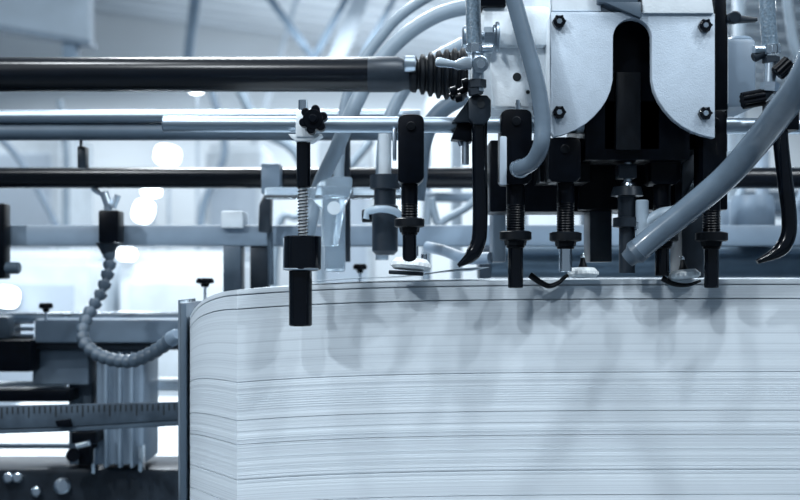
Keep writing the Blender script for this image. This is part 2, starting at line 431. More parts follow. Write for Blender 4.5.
def stop(cx, blk, y_nut, y_end, label, rw=9, low=7.5, nutw=16, th_top=182, chrome_low=False, name='threaded_stop', Yc=YR, side=None):
    t = thing(name, P(cx, y_end, Yc), label, 'sheet stop', 'threaded stops clamped on the silver rod')
    s_ = S(Yc); x0, y0, x1, y1 = blk
    b = MB(); b.prism([(x0, y0 + 6), (x0 + 1.5, y0 + 2.5), (x0 + 5, y0 + .6), (x0 + 10, y0), (x1 - 10, y0), (x1 - 5, y0 + .6), (x1 - 1.5, y0 + 2.5), (x1, y0 + 6), (x1, y1 - 5), (x1 - 5, y1), (x0 + 3, y1), (x0, y1 - 3)], Yc - 0.016, 0.034, 0.0008)
    blk_o = b.build('clamp_block', 'black', t)
    b = MB(); b.cyl(P(x0 + (x1 - x0) * .5, y0 + 12, Yc - 0.019), P(x0 + (x1 - x0) * .5, y0 + 12, Yc - 0.014), 0.0045, 20, 0.0008)
    hexring(b, P(x0 + (x1 - x0) * .5, y0 + 12, Yc - 0.0195), P(x0 + (x1 - x0) * .5, y0 + 12, Yc - 0.0185), 0.0022); b.build('cap_screw', 'rubber', blk_o)
    b = MB(); b.cyl(P(cx, y1 - 2, Yc), P(cx, y1 + 22, Yc), rw * 0.97 * s_, 28)
    b.thread(P(cx, y1 + 20, Yc), P(cx, y_nut + 12, Yc), rw * s_); b.build('threaded_rod', 'black', t)
    b = MB()
    c0, c1 = P(cx, y_nut - 5, Yc), P(cx, y_nut + 4.5, Yc)
    L = (c1 - c0).length
    b.lathe(c0, c1, [(0, (nutw - 3) * s_), (0.0012, nutw * s_), (L - 0.0012, nutw * s_), (L, (nutw - 2) * s_)], 32); 
    b.lathe(c1, P(cx, y_nut + 10, Yc), [(0, (rw + 2) * s_), (5 * s_, (rw + 1) * s_)], 8); b.build('lock_nut', 'rubber', t)
    if y_end > y_nut + 14:
        b = MB(); b.cyl(P(cx, y_nut + 9, Yc), P(cx, y_end, Yc), low * s_, 32, 0.0008); b.build('plunger', 'chrome' if chrome_low else 'gloss', t)
    return t
tB = stop(409.5, (398, 114, 424, 183), 223, 262, 'black threaded stop left of the first bent bar, above the pale toothed foot', rw=8.5, low=7, nutw=15)
b = MB(); b.pbox(392.5, 128, 396.5, 160, YR - 0.012, 0.012); b.build('side_plate', 'steel', tB)
tC = stop(515.5, (501, 109, 532, 184), 236, 288, 'black threaded stop under the end of the middle curved hose', rw=9.5, low=7.6)
b = MB(); b.pbox(500, 136, 507, 185, YR - 0.021, 0.005); b.build('side_plate', 'plate', tC)
b = MB(); b.cyl(P(518, 100, YR), P(518, 110, YR), 0.002, 10); b.build('set_pin', 'steel', tC)
tD = stop(565.5, (549, 137, 581, 182), 237, 272, 'black threaded stop with shiny plunger, second under the white cover', rw=9, low=6.5, chrome_low=True)
tE = stop(662, (651, 118, 681, 184), 237, 276, 'black threaded stop partly hidden behind the thick slanting hose', rw=9, low=7, Yc=-0.01)
tF = stop(711.5, (703, 110, 727, 190), 237, 288, 'black threaded stop at the right, below the right edge of the white cover', rw=9, low=7.2)

# feet resting on the edge of the pile
def foot(cx, cy, rx, label, teeth=False, tilt=0.0, Yc=-0.004, thick=1.0):
    s_ = S(Yc); c = P(cx, cy, Yc)
    t = thing('separator_disc', c, label, 'disc', 'pale round feet on the stack edge')
    ax = Vector((math.sin(tilt), 0.10, math.cos(tilt))).normalized()
    b = MB(); n = 22
    b.lathe(c - ax * 0.002 * thick, c + ax * 0.004, [(0, rx * 0.88 * s_), (0.0015 * thick, rx * s_), (0.0035 * thick, rx * s_), (0.006 * thick, rx * 0.8 * s_)], 44)
    u = ax.orthogonal().normalized(); v = ax.cross(u)
    for k in range(n):
        a = 2 * PI * k / n; q = c + (u * math.cos(a) + v * math.sin(a)) * rx * 0.98 * s_
        b.cyl(q - ax * 0.001, q + ax * 0.002, 0.0011, 6)
    b.build('disc', 'foot', t)
    b = MB(); b.lathe(c + ax * 0.003, c + ax * 0.016, [(0, 0.006), (0.003, 0.005), (0.009, 0.0028), (0.013, 0.002)], 20); b.build('hub', 'rubber', t)
    b = MB(); b.lathe(c + ax * 0.015, c + ax * 0.020, [(0, 0.0012), (0.002, 0.0022), (0.005, 0.0010)], 14); b.build('pin', 'chrome', t)
    return t
ft = foot(411, 266, 20, 'widest pale toothed foot, under the left threaded stop', tilt=0.08, Yc=-0.022, thick=1.7)
b = MB()
for x in (414, 424): b.cyl(P(x, 254, -0.02), P(x, 262, -0.02), 0.003, 14, 0.0005)
b.cyl(P(417, 246, -0.012), P(417, 256, -0.012), 0.0014, 10); b.build('bolt', 'chrome', ft)
b = MB(); b.box(P(406, 273, -0.022), (0.034, 0.016, 0.004), Matrix.Rotation(0.06, 3, 'Y'), 0.001); b.build('base', 'dsteel', ft)
foot(583, 274, 15, 'pale toothed foot right of the shiny plunger', thick=1.4, Yc=-0.008)
foot(684, 276, 15.5, 'pale toothed foot between the two right-hand threaded stops', tilt=-0.08, thick=1.4, Yc=-0.008)

def spring_strip(pts, w, label):
    b = MB(); b.tube(pts, w, seg=12, flat=0.6, up=(0, 1, 0), smooth=8, radf=lambda f, q: q * (1 - 0.55 * f)); o = b.build('leaf_spring', 'rubber')
    tag(o, label, 'spring strip', 'dark leaf springs over the stack edge')
spring_strip([P(530, 275, -0.008), P(540, 282, -0.010), P(549, 286, -0.010), P(558, 283, -0.008), P(565, 277, -0.006), P(574, 271, -0.004)], 0.0055, 'dark bent spring strip dipping over the edge right of the second stop')
spring_strip([P(662, 278, -0.008), P(674, 284, -0.010), P(688, 285, -0.010), P(700, 281, -0.006)], 0.005, 'dark bent spring strip under the pale foot at the right')

# bent black bars
def flatbar(pts, w, th, label, name='bent_bar'):
    b = MB(); b.tube(pts, w, seg=16, flat=th, smooth=10, up=(1, 0, 0)); o = b.build(name, 'gloss'); return o
YB = -0.055
t = thing('bent_bar', P(480, 125, YB), 'glossy black bar hanging left of centre, its toe bent to the left', 'bent bar')
b = MB(); b.tube([P(480, 108, YB), P(479.5, 150, YB), P(480, 190, YB), P(480, 225, YB), P(478, 243, YB), P(471, 256, YB), P(458, 266, YB)], 7.6 * S(YB), seg=20, smooth=8,
                 radf=lambda f, r: r if f < 0.8 else r * (1 - 0.75 * (f - 0.8) / 0.2)); b.build('bar', 'gloss', t)
b = MB(); b.prism([(469, 98), (474, 95), (487, 95), (491, 100), (491, 116), (485, 124), (474, 124), (469, 118)], YB - 0.012, 0.026, 0.001)
b.prism([(452, 122), (469, 99), (476, 104), (470, 122)], YB - 0.002, 0.016, 0.001); kb = b.build('mount_block', 'dsteel', t)
b = MB(); b.cyl(P(481, 104, YB - 0.0135), P(481, 104, YB - 0.011), 0.0036, 20); b.build('bolt_hole', 'tick', kb)
b = MB(); b.prism([(451, 139), (458, 122), (472, 122), (472, 142)], YB + 0.006, 0.02, 0.001); b.build('lower_bracket', 'black', t)
b = MB(); b.cyl(P(465.5, 140, YB + 0.015), P(465.5, 165, YB + 0.015), 3.6 * S(YB), 16, 0.0006); b.build('pin', 'steel', t)
b = MB(); b.cyl(P(459, 140, YB + 0.015), P(461, 146, YB + 0.015), 0.002, 12); b.build('pin', 'steel', t)
t = thing('bent_bar', P(780, 125, YB), 'glossy black bar hanging at the right edge, its toe bent to the left', 'bent bar')
b = MB(); b.tube([P(779, 112, YB), P(781, 145, YB), P(785, 180, YB), P(789, 215, YB), P(788, 236, YB), P(779, 251, YB), P(757, 262, YB)], 7.6 * S(YB), seg=20, smooth=8,
                 radf=lambda f, r: r if f < 0.8 else r * (1 - 0.7 * (f - 0.8) / 0.2)); b.build('bar', 'gloss', t)
b = MB(); b.pbox(772, 98, 800, 130, YB - 0.008, 0.03, 0.002); b.build('mount_block', 'black', t)

# ================================================================== feeder head (white casting)
YP = -0.075
t = thing('feeder_head', P(632, 140, 0.0), 'white metal feeder head with a dark bell-shaped opening in its front cover', 'machine head')
def arc(cx, cy, r, a0, a1, n):
    return [(cx + r * math.cos(math.radians(a0 + (a1 - a0) * i / n)), cy - r * math.sin(math.radians(a0 + (a1 - a0) * i / n))) for i in range(n + 1)]
inner = [(564, 134.5), (576, 129.5), (586, 123.5), (594, 116.5), (601, 108.5), (606.5, 100), (610.5, 90.5), (612.8, 80), (613, 42)] + arc(632.5, 38, 19.5, 172, 8, 14) + [(652, 42), (652.2, 80), (654.5, 91), (659, 101), (665, 110), (673, 119), (682, 126), (692, 131.5), (703, 135.5), (715, 138)]
poly = [(551, 12), (551, 132), (554, 137)] + inner + [(715, 14), (712, 12)]
b = MB(); b.prism(poly, YP, 0.010, 0.0007); cov = b.build('front_cover', 'plate', t)
for (x, y) in ((559.5, 21), (559.5, 112), (706, 25), (706, 113)):
    b = MB(); c = P(x, y, YP - 0.006); b.lathe(c, c + Yv * 0.0062, [(0, 0.0040), (0.0012, 0.0056), (0.0055, 0.0058), (0.0062, 0.0058)], 20)
    for k in range(6):
        a = k * PI / 3; q = c + Vector((math.cos(a), 0, math.sin(a))) * 0.0050; b.cyl(q, q + Yv * 0.0058, 0.0014, 8)
    b.build('cover_screw', 'gloss', cov)
    # socket ring catching the light
    b = MB(); hexring(b, c - Yv * 0.0006, c + Yv * 0.0004, 0.0026); b.build('screw_socket', 'steel', cov)
# housing shell behind the cover
b = MB(); b.pbox(551.5, 13, 590, 108, YP + 0.010, 0.05, 0.001); b.pbox(674, 13, 715, 108, YP + 0.010, 0.05, 0.001); b.pbox(600, -60, 666, 16, YP + 0.014, 0.05, 0.001)
b.build('cheek', 'white', t)
b = MB(); b.pbox(480, 16, 730, 108, -0.012, 0.16, 0.006); b.pbox(505, -60, 716, 20, -0.010, 0.15, 0.004); b.build('housing', 'white', t)
b = MB(); b.pbox(482, 5, 552, 46, -0.030, 0.03, 0.006); b.prism([(492, 46), (552, 46), (552, 107), (494, 107), (490, 70)], -0.02, 0.02, 0.002); b.build('boss', 'white', t)
b = MB(); b.pbox(598, -60, 638, 3, YP - 0.004, 0.02, 0.001); b.prism([(605, 2), (641, 2), (641, 18), (618, 8)], YP - 0.006, 0.02, 0.0005); b.build('top_shadow_piece', 'bluegrey', t)  # dark piece standing in for the shadow at the top of the head
b = MB(); b.prism([(641, -50), (705, -50), (714, 13), (643, 13)], YP - 0.003, 0.012, 0.0006); b.build('upper_cover', 'white', t)
b = MB(); b.prism([(552, -50), (601, -50), (601, 11), (552, 11)], YP + 0.004, 0.012, 0.001); b.build('upper_cover', 'white', t)
b = MB(); b.pbox(604, 16, 660, 150, YP + 0.030, 0.02, 0.001); b.pbox(585, 100, 690, 160, YP + 0.030, 0.05, 0.001); b.build('recess_panel', 'black', t)
b = MB(); b.pbox(616, 72, 641, 150, YP + 0.022, 0.01, 0.001); b.build('slide_plate', 'rubber', t)
b = MB(); b.prism([(714, -50), (724, -50), (728, 40), (728, 110), (716, 110), (715, 20)], -0.02, 0.03, 0.001); b.build('side_fin', 'black', t)
b = MB(); b.pbox(722, 38, 757, 108, 0.05, 0.07, 0.005); b.cyl(P(739, 38, 0.07), P(739, 60, 0.07), 14 * S(.07), 24, 0.003); b.build('side_box', 'midgrey', t)
# hex bolt, holes on the left flank
b = MB(); b.cyl(P(499, 37, -0.044), P(495, 37, -0.044), 15 * S(-.044), 32, 0.0008); b.cyl(P(495, 37, -0.044), P(493, 37, -0.044), 12 * S(-.044), 32, 0.0004); b.build('washer', 'satin', t)
b = MB(); hexring(b, P(494, 37, -0.044), P(484, 37, -0.044), 10 * S(-.044)); b.cyl(P(485, 37, -0.044), P(481, 37, -0.044), 5 * S(-.044), 18, .0006); b.build('hex_bolt', 'satin', t)
b = MB(); b.cyl(P(462, 37, -0.03), P(473, 37, -0.03), 11 * S(-.03), 28, .0015); b.build('end_cap', 'steel', t)
b = MB(); b.cyl(P(517, 77, -0.0212), P(517, 77, -0.015), 0.0042, 24); b.cyl(P(528, 92, -0.0212), P(528, 92, -0.015), 0.0020, 16); b.cyl(P(518, 104, -0.0212), P(518, 104, -0.015), 0.0025, 16); b.build('bolt_hole', 'tick', t)
b = MB(); b.pbox(480, -60, 506, 6, -0.035, 0.05, 0.001); b.build('top_edge_trim', 'black', t)
# dark under-structure between the stops
b = MB(); b.pbox(490, 140, 600, 212, 0.07, 0.06, 0.002); b.pbox(578, 108, 728, 210, 0.06, 0.08, 0.002); b.pbox(540, 138, 590, 182, -0.012, 0.05, 0.001); b.pbox(582, 110, 705, 150, -0.012, 0.10, 0.001); b.build('underframe', 'black', t)
b = MB(); b.pbox(682, 148, 704, 278, 0.03, 0.05, 0.001); b.pbox(590, 205, 612, 262, 0.07, 0.04, 0.001); b.build('support_leg', 'dsteel', t)
b = MB(); b.pbox(576, 150, 612, 162, 0.02, 0.02, 0.001); b.build('rail', 'dsteel', t)

# central lifting cylinder
Yc = -0.02; s_ = S(Yc)
t = thing('lift_cylinder', P(626, 275, Yc), 'dark slim cylinder with silver rings hanging in the middle under the cover', 'air cylinder')
b = MB(); b.pbox(610, 125, 645, 150, Yc - 0.012, 0.03, 0.002); b.build('head', 'dsteel', t)
b = MB(); b.cyl(P(628, 148, Yc), P(628, 190, Yc), 4 * s_, 20); b.lathe(P(628, 181, Yc), P(628, 188, Yc), [(0, 3 * s_), (2 * s_, 7 * s_), (5 * s_, 8 * s_), (7 * s_, 4 * s_)], 24); b.build('piston_rod', 'steel', t)
b = MB(); b.pbox(619, 164, 637, 178, Yc - 0.010, 0.02, 0.001); b.build('yoke', 'dsteel', t)
b = MB(); b.lathe(P(627, 187, Yc), P(627, 275, Yc), [(0, 14 * s_), (9 * s_, 16 * s_), (10 * s_, 9 * s_), (30 * s_, 9 * s_), (31 * s_, 14 * s_), (40 * s_, 14 * s_), (41 * s_, 8 * s_), (86 * s_, 8 * s_)], 28); b.build('barrel', 'dsteel', t)
b = MB(); b.cyl(P(642, 200, -0.03), P(642, 236, -0.03), 6.5 * s_, 24, 0.001); b.build('clear_cup', 'hose2', t)
b = MB(); b.cyl(P(639, 236, -0.03), P(639, 262, -0.03), 3.2 * s_, 16, 0.0006); b.cyl(P(639, 222, -0.03), P(639, 230, -0.03), 5 * s_, 16, 0.0006); b.build('fitting', 'chrome', t)

# ================================================================== hoses
def hose(name, pts, r, m, label, **k):
    b = MB(); b.tube(pts, r, seg=28, smooth=12, **k); return b
# left braided hose with clamp and valve
Yh = -0.07; s_ = S(Yh)
t = thing('air_hose', P(473, 50, Yh), 'short braided blue-grey hose coming down into the small lever valve, left', 'hose', 'braided hoses')
b = MB(); b.tube([P(472, -60, Yh), P(473, -10, Yh), P(473.5, 22, Yh), P(474.5, 52, Yh)], 7.6 * s_, seg=28); b.build('tube', 'braid', t)
def hose_clamp(t, c, axis, r, knob_dir):
    b = MB(); a = Vector(axis).normalized(); b.lathe(c - a * 0.0045, c + a * 0.0045, [(0, r), (0.0006, r * 1.10), (0.0084, r * 1.10), (0.009, r)], 32)
    u = a.orthogonal().normalized(); v = a.cross(u)
    for k in range(18):
        an = 2 * PI * k / 18; q = c + (u * math.cos(an) + v * math.sin(an)) * r * 1.11
        b.box(q, (0.0011, 0.0011, 0.0055))
    o = b.build('hose_clamp', 'chrome', t)
    b = MB(); kd = Vector(knob_dir).normalized(); b.cyl(c + kd * r * 0.95, c + kd * (r + 0.010), 0.0042, 12, 0.0006); b.build('clamp_screw', 'steel', o)
hose_clamp(t, P(475, 49, Yh), (0.05, 0, 1), 7.8 * s_, (1, -0.2, 0))
t = thing('lever_valve', P(477, 95, Yh), 'small steel lever valve under the left braided hose, its lever pointing left', 'valve')
b = MB(); b.cyl(P(478, 53, Yh), P(478, 92, Yh), 6.0 * s_, 24, 0.0008); b.cyl(P(480, 64, Yh - 0.014), P(480, 64, Yh + 0.010), 8.5 * s_, 28, 0.001); b.build('body', 'satin', t)
b = MB(); hexring(b, P(477, 80, Yh), P(477, 88, Yh), 9.5 * s_); hexring(b, P(475, 88, Yh), P(476, 95, Yh), 7.5 * s_); b.build('hex_nut', 'dsteel', t)
b = MB(); b.prism([(436, 58), (440, 57), (455, 61), (463, 57), (472, 56), (472, 69), (458, 69), (452, 67), (437, 66), (435, 63)], Yh - 0.017, 0.006, 0.0012); lv = b.build('lever', 'satin', t)
b = MB(); hexring(b, P(481, 64, Yh - 0.019), P(481, 64, Yh - 0.014), 4.5 * s_); b.build('lever_nut', 'chrome', lv)
t = thing('wing_screw', P(461, 95, -0.05), 'small black wing screw beside the left valve, above the black mount', 'screw')
b = MB(); b.cyl(P(450, 97, -0.06), P(468, 88, -0.06), 3.5 * S(-.06), 16, 0.0006)
for (x, y) in ((453, 92), (458, 99), (465, 84)): b.cyl(P(x - 3, y, -0.065), P(x + 4, y - 2, -0.065), 0.0042, 14, 0.001)
b.build('wing', 'black', t)
# middle curved hose
Yh = -0.095; s_ = S(Yh)
t = thing('curved_hose', P(517, 168, Yh), 'smooth blue-grey hose curving down the left of the white cover into a black block', 'hose', 'smooth air hoses')
b = MB(); b.tube([P(500, -50, Yh), P(514, 0, Yh), P(525, 40, Yh), P(534, 72, Yh), P(540, 100, Yh), P(542.5, 125, Yh), P(541, 145, Yh), P(534, 160, Yh + 0.01), P(524, 167, Yh + 0.02), P(516, 169, Yh + 0.03)], 8.4 * s_, seg=28); b.build('tube', 'hose', t)
b = MB(); b.lathe(P(521, 168.5, Yh + 0.024), P(515, 169, Yh + 0.046), [(0, 9.6 * s_), (0.004, 9.9 * s_), (0.012, 8 * s_)], 28); b.build('fitting', 'steel', t)
# thick slanting hose on the right
t = thing('thick_hose', P(640, 250, -0.06), 'thick blue-grey hose slanting from the top right down to the stack', 'hose', 'smooth air hoses')
b = MB(); b.tube([P(636, 252, -0.05), P(655, 236, -0.055), P(690, 208, -0.07), P(727, 176, -0.09), P(757, 142, -0.12), P(780, 112, -0.16), P(806, 75, -0.20), P(826, 20, -0.23), P(840, -60, -0.25)], 0.0112, r1=0.0132, seg=32); b.build('tube', 'hose', t)
b = MB(); b.lathe(P(640, 249, -0.052), P(628, 259, -0.047), [(0, 0.0117), (0.006, 0.0120), (0.010, 0.009), (0.016, 0.008)], 28); b.build('end_fitting', 'bluegrey', t)
# small loop on the hose
t = thing('thin_hose', P(664, 215, -0.03), 'thin clear hose arching behind the thick slanting hose', 'hose', 'smooth air hoses')
b = MB(); b.tube([P(642, 240, -0.03), P(646, 224, -0.03), P(660, 214, -0.03), P(676, 210, -0.02), P(690, 198, 0.0), P(705, 170, 0.02), P(718, 160, 0.04), P(735, 155, 0.04)], 0.0055, seg=18); b.build('tube', 'hose2', t)
# right braided hose
Yh = -0.07; s_ = S(Yh)
t = thing('air_hose', P(770, 45, Yh), 'braided blue-grey hose at the top right, ending in a clamped fitting', 'hose', 'braided hoses')
b = MB(); b.tube([P(766, -60, Yh), P(767, -10, Yh), P(768, 20, Yh), P(771, 52, Yh)], 8.0 * s_, seg=28); b.build('tube', 'braid', t)
hose_clamp(t, P(771, 50, Yh), (-0.06, 0, 1), 8.2 * s_, (-1, -0.2, 0))
t = thing('hose_fitting', P(770, 95, Yh), 'steel hose fitting with black knurled knobs under the right braided hose', 'fitting')
b = MB(); b.cyl(P(771, 56, Yh), P(770, 84, Yh), 6.2 * s_, 24, 0.0008); hexring(b, P(770, 83, Yh), P(769, 92, Yh), 9.5 * s_); b.build('body', 'steel', t)
b = MB(); hexring(b, P(771, 57, Yh), P(771, 63, Yh), 8.5 * s_); b.build('hex_nut', 'dsteel', t)
def knurl(t, a, c, r):
    b = MB(); b.cyl(a, c, r * 0.8, 24, 0.001); d = (Vector(c) - Vector(a)).normalized(); u = d.orthogonal().normalized(); v = d.cross(u)
    for k in range(9):
        an = 2 * PI * k / 9; q = (u * math.cos(an) + v * math.sin(an)) * r * 0.78; b.cyl(Vector(a) + q, Vector(c) + q, r * 0.24, 10, 0.0006)
    b.build('knurled_knob', 'black', t)
knurl(t, P(777, 74, Yh - .01), P(790, 62, Yh - .012), 8 * s_)
knurl(t, P(742, 101, Yh), P(764, 97, Yh), 8.5 * s_)
b = MB(); b.cyl(P(764, 97, Yh), P(774, 86, Yh), 4 * s_, 14); b.build('stem', 'dsteel', t)
b = MB(); b.cyl(P(753, 58, Yh), P(765, 52, Yh), 5 * s_, 14, .001); b.build('stem', 'dsteel', t)
t = thing('wing_nut', P(740, 20, 0.02), 'small dark lever handle between the cover and the right braided hose', 'handle')
b = MB(); b.prism([(727, 14), (734, 11), (741, 15), (758, 17), (758, 21), (741, 22), (733, 23), (727, 21)], -0.02, 0.008, 0.001); b.cyl(P(735, 17, -0.025), P(735, 17, -0.008), 0.006, 16, .001); b.build('handle', 'dsteel', t)

# milky hoses behind the shaft, blurred
def bghose(pts, r, label, m='milky'):
    b = MB(); b.tube(pts, r, seg=20, smooth=10); o = b.build('milky_hose', m); tag(o, label, 'hose', 'milky hoses behind the shaft')
bghose([P(470, 6, 0.25), P(440, 14, 0.25), P(412, 30, 0.25), P(388, 52, 0.25), P(368, 80, 0.25), P(352, 112, 0.25), P(336, 150, 0.27), P(318, 190, 0.3), P(306, 240, 0.3)], 0.0095, 'long milky hose arching from the housing down behind the shaft')
bghose([P(470, 40, 0.32), P(430, 62, 0.32), P(404, 90, 0.32), P(386, 130, 0.32), P(382, 180, 0.32), P(382, 260, 0.32)], 0.0085, 'milky hose dropping straight down left of the first threaded stop')
bghose([P(470, -20, 0.34), P(430, -4, 0.34), P(400, 16, 0.34), P(380, 38, 0.34), P(360, 66, 0.34), P(346, 100, 0.34), P(340, 150, 0.34), P(338, 200, 0.34), P(336, 262, 0.34)], 0.007, 'greyish hose running beside the long arching one at the top')
bghose([P(466, 95, 0.3), P(440, 112, 0.3), P(424, 140, 0.3), P(416, 200, 0.3)], 0.011, 'dark blurred hose curling down behind the left threaded stop', 'bluegrey')

b = MB(); b.cyl(P(347, 60, .36), P(347, 262, .36), 3.5 * S(.36), 16); tag(b.build('dark_rod', 'dsteel'), 'thin dark upright rod between the milky hoses', 'rod')
# ================================================================== shafts, beams (behind)
Ys = 0.16; s_ = S(Ys)
t = thing('drive_shaft', P(-200, 75, Ys), 'thick glossy black shaft across the upper left, ending in a ribbed bellows', 'shaft')
b = MB(); b.cyl(P(-260, 74.5, Ys), P(372, 74.5, Ys), 17.2 * s_, 48); b.build('shaft', 'shaft', t)
b = MB(); b.lathe(P(368, 74.5, Ys), P(412, 74.5, Ys), [(0, 17.6 * s_), (30 * s_, 17.6 * s_), (36 * s_, 15 * s_), (44 * s_, 15 * s_)], 40); b.build('sleeve', 'dsteel', t)
pr = [(0, 14 * s_), (3 * s_, 17 * s_)]; x = 3
for k, rr in enumerate((18, 20, 22, 24, 25, 26, 26)):
    pr += [((x + 2) * s_, rr * s_), ((x + 5) * s_, rr * s_), ((x + 6.5) * s_, (rr - 3.2) * s_), ((x + 8) * s_, (rr - 3.2) * s_)]; x += 8
b = MB(); b.lathe(P(408, 74.5, Ys), P(480, 74.5, Ys), pr, 48); b.build('bellows', 'rubber', t)
b = MB(); b.cyl(P(404, 64, Ys - 0.02), P(416, 64, Ys - 0.02), 8 * s_, 24, .001); b.build('nipple', 'steel', t)

def bar(name, x0, x1, yc, r, Y, m, label, cat='shaft'):
    b = MB(); b.cyl(P(x0, yc, Y), P(x1, yc, Y), r * S(Y), 36); o = b.build(name, m); return tag(o, label, cat)
bar('cross_shaft', -200, 1000, 178, 10.5, 0.45, 'shaft', 'thinner dark shaft running behind, below the silver rod')

t = thing('guide_rail', P(0, 125, 0.36), 'stepped rail of two bars at the left, pale above and dark below', 'rail')
b = MB(); b.cyl(P(-260, 117, 0.36), P(420, 116, 0.36), 6.5 * S(.36), 28); b.build('upper_bar', 'satin', t)
b = MB(); b.cyl(P(-260, 131.5, 0.37), P(420, 131.5, 0.37), 9 * S(.37), 28); b.build('lower_bar', 'bluegrey', t)
b = MB(); b.pbox(77, 146, 85, 168, 0.38, 0.02, 0.002); b.cyl(P(81, 147, .39), P(81, 134, .39), .002); tag(b.build('hanging_tab', 'dsteel'), 'small dark tab between the rail and the thin dark shaft', 'tab')
# collar on the thin shaft with drop fork
t = thing('shaft_bracket', P(268, 230, 0.42), 'grey bracket gripping the thin shaft left of the sprung stop', 'bracket')
b = MB(); b.pbox(261, 163, 280, 194, 0.41, 0.06, 0.003); b.build('collar', 'midgrey', t)
b = MB(); b.prism([(264, 194), (271, 194), (270, 232), (258, 232), (259, 205)], 0.42, 0.03, 0.002); b.build('fork', 'dsteel', t)
b = MB(); b.cyl(P(270, 232, .44), P(271, 285, .44), 3 * S(.44), 14); b.build('drop_pin', 'bluegrey', t)

# grey flat beam
Yb = 0.47
b = MB(); b.pbox(-260, 225, 1060, 246, Yb, 0.05, 0.003)
tag(b.build('cross_beam', 'midgrey'), 'flat steel-blue beam running across behind the stops', 'beam')
# beam fittings
t = thing('post_clamp', P(232, 300, Yb), 'pale square post clamped through the grey beam left of the sprung stop', 'post')
b = MB(); b.pbox(221, 211, 243, 228, Yb - 0.01, 0.05, 0.002); b.build('cap', 'pale', t)
b = MB(); b.pbox(223, 246, 241, 300, Yb, 0.04, 0.002); b.build('post', 'bluegrey', t)
t = thing('hose_block', P(108, 243, Yb - 0.03), 'black block clamped on the grey beam, carrying the jointed hose', 'block')
b = MB(); b.pbox(98, 210, 118, 243, Yb - 0.04, 0.036, 0.003); b.build('body', 'black', t)
b = MB(); b.cyl(P(108, 200, Yb - .02), P(108, 211, Yb - .02), 4 * S(Yb), 16, .001); b.cyl(P(104, 192, Yb - .02), P(109, 206, Yb - .02), 4.6 * S(Yb), 16, .001); b.cyl(P(118, 195, Yb - .02), P(113, 208, Yb - .02), 3 * S(Yb), 12, .001); b.cyl(P(92, 188, Yb - .02), P(101, 194, Yb - .02), 2.5 * S(Yb), 12, .001); b.build('fitting', 'steel', t)
b = MB(); b.lathe(P(108, 243, Yb - .02), P(108, 254, Yb - .02), [(0, 12 * S(Yb)), (5 * S(Yb), 9 * S(Yb)), (11 * S(Yb), 6 * S(Yb))], 24); b.build('outlet', 'dsteel', t)
t = thing('end_block', P(4, 280, Yb - 0.05), 'tall black block at the left edge with a small knob on its side', 'block')
b = MB(); b.pbox(-70, 203, 4, 279, Yb - 0.03, 0.028, 0.003); b.build('body', 'black', t)
b = MB(); b.cyl(P(4, 268, Yb - .02), P(20, 268, Yb - .02), 6 * S(Yb), 20, .002); b.build('knob', 'bluegrey', t)

# jointed hose
t = thing('jointed_hose', P(108, 254, Yb - 0.02), 'grey jointed hose of linked segments looping down to the side guide', 'hose')
path = [P(109, 252, 0.45), P(110, 262, 0.45), P(107, 276, 0.44), P(101, 294, 0.43), P(91, 310, 0.42), P(83, 327, 0.40), P(84, 342, 0.38), P(97, 354, 0.36), P(114, 360, 0.34), P(132, 361, 0.32), P(148, 355, 0.30), P(163, 346, 0.28), P(179, 333, 0.25)]
def resample(pts, n):
    q = []; ext = [pts[0] * 2 - pts[1]] + pts + [pts[-1] * 2 - pts[-2]]
    for i in range(1, len(ext) - 2):
        a, b_, c, d = ext[i - 1:i + 3]
        for k in range(20):
            t_ = k / 20; q.append(0.5 * ((2 * b_) + (c - a) * t_ + (2 * a - 5 * b_ + 4 * c - d) * t_ * t_ + (3 * b_ - a - 3 * c + d) * t_ ** 3))
    q.append(pts[-1]); L = [0]
    for i in range(1, len(q)): L.append(L[-1] + (q[i] - q[i - 1]).length)
    out = []
    for k in range(n):
        s__ = L[-1] * k / (n - 1); j = min(range(len(L)), key=lambda i: abs(L[i] - s__)); out.append(q[j])
    return out
rs = resample(path, 25)
for i in range(23):
    a, c = rs[i], rs[i + 1]; L = (c - a).length; d = (c - a).normalized(); r = 0.0078
    b = MB(); b.lathe(a - d * 0.002, c + d * 0.001, [(0, r * 0.70), (L * 0.08, r * 0.68), (L * 0.2, r * 1.2), (L * 0.55, r * 1.12), (L * 0.9, r * 0.66), (L + 0.003, r * 0.72)], 20)
    b.build('hose_segment', 'bluegrey', t)
b = MB(); b.lathe(rs[23] - (rs[24] - rs[23]).normalized() * .004, rs[24], [(0, 0.010), (0.012, 0.0085), ((rs[24] - rs[23]).length, 0.006)], 20); b.build('nozzle', 'midgrey', t)

# clear plastic bracket and suction cylinder behind, x 265..400
t = thing('clear_bracket', P(330, 260, 0.2), 'clear plastic bracket of overlapping pale plates right of the sprung stop', 'bracket')
b = MB(); b.pbox(264, 187, 402, 199, 0.24, 0.014, 0.003); b.build('arm', 'clear', t)
b = MB(); b.prism([(318, 182), (334, 176), (352, 177), (352, 190), (345, 205), (340, 235), (338, 246), (320, 246), (322, 210), (312, 200)], 0.22, 0.014, 0.002); b.build('plate', 'clear', t)
b = MB(); b.pbox(325, 196, 345, 272, 0.25, 0.012, 0.002); b.build('upright', 'clear', t)
b = MB(); b.cyl(P(334, 208, 0.215), P(334, 208, 0.225), .008, 20); b.build('boss', 'pale', t)
t = thing('suction_cylinder', P(386, 255, 0.2), 'dark blurred suction cylinder behind the left threaded stop', 'air cylinder')
s_ = S(.2)
b = MB(); b.lathe(P(385, 175, .2), P(385, 256, .2), [(0, 15 * s_), (14 * s_, 15 * s_), (15 * s_, 11 * s_), (30 * s_, 11 * s_), (31 * s_, 13 * s_), (76 * s_, 13 * s_), (80 * s_, 9 * s_)], 30); b.build('barrel', 'dsteel', t)
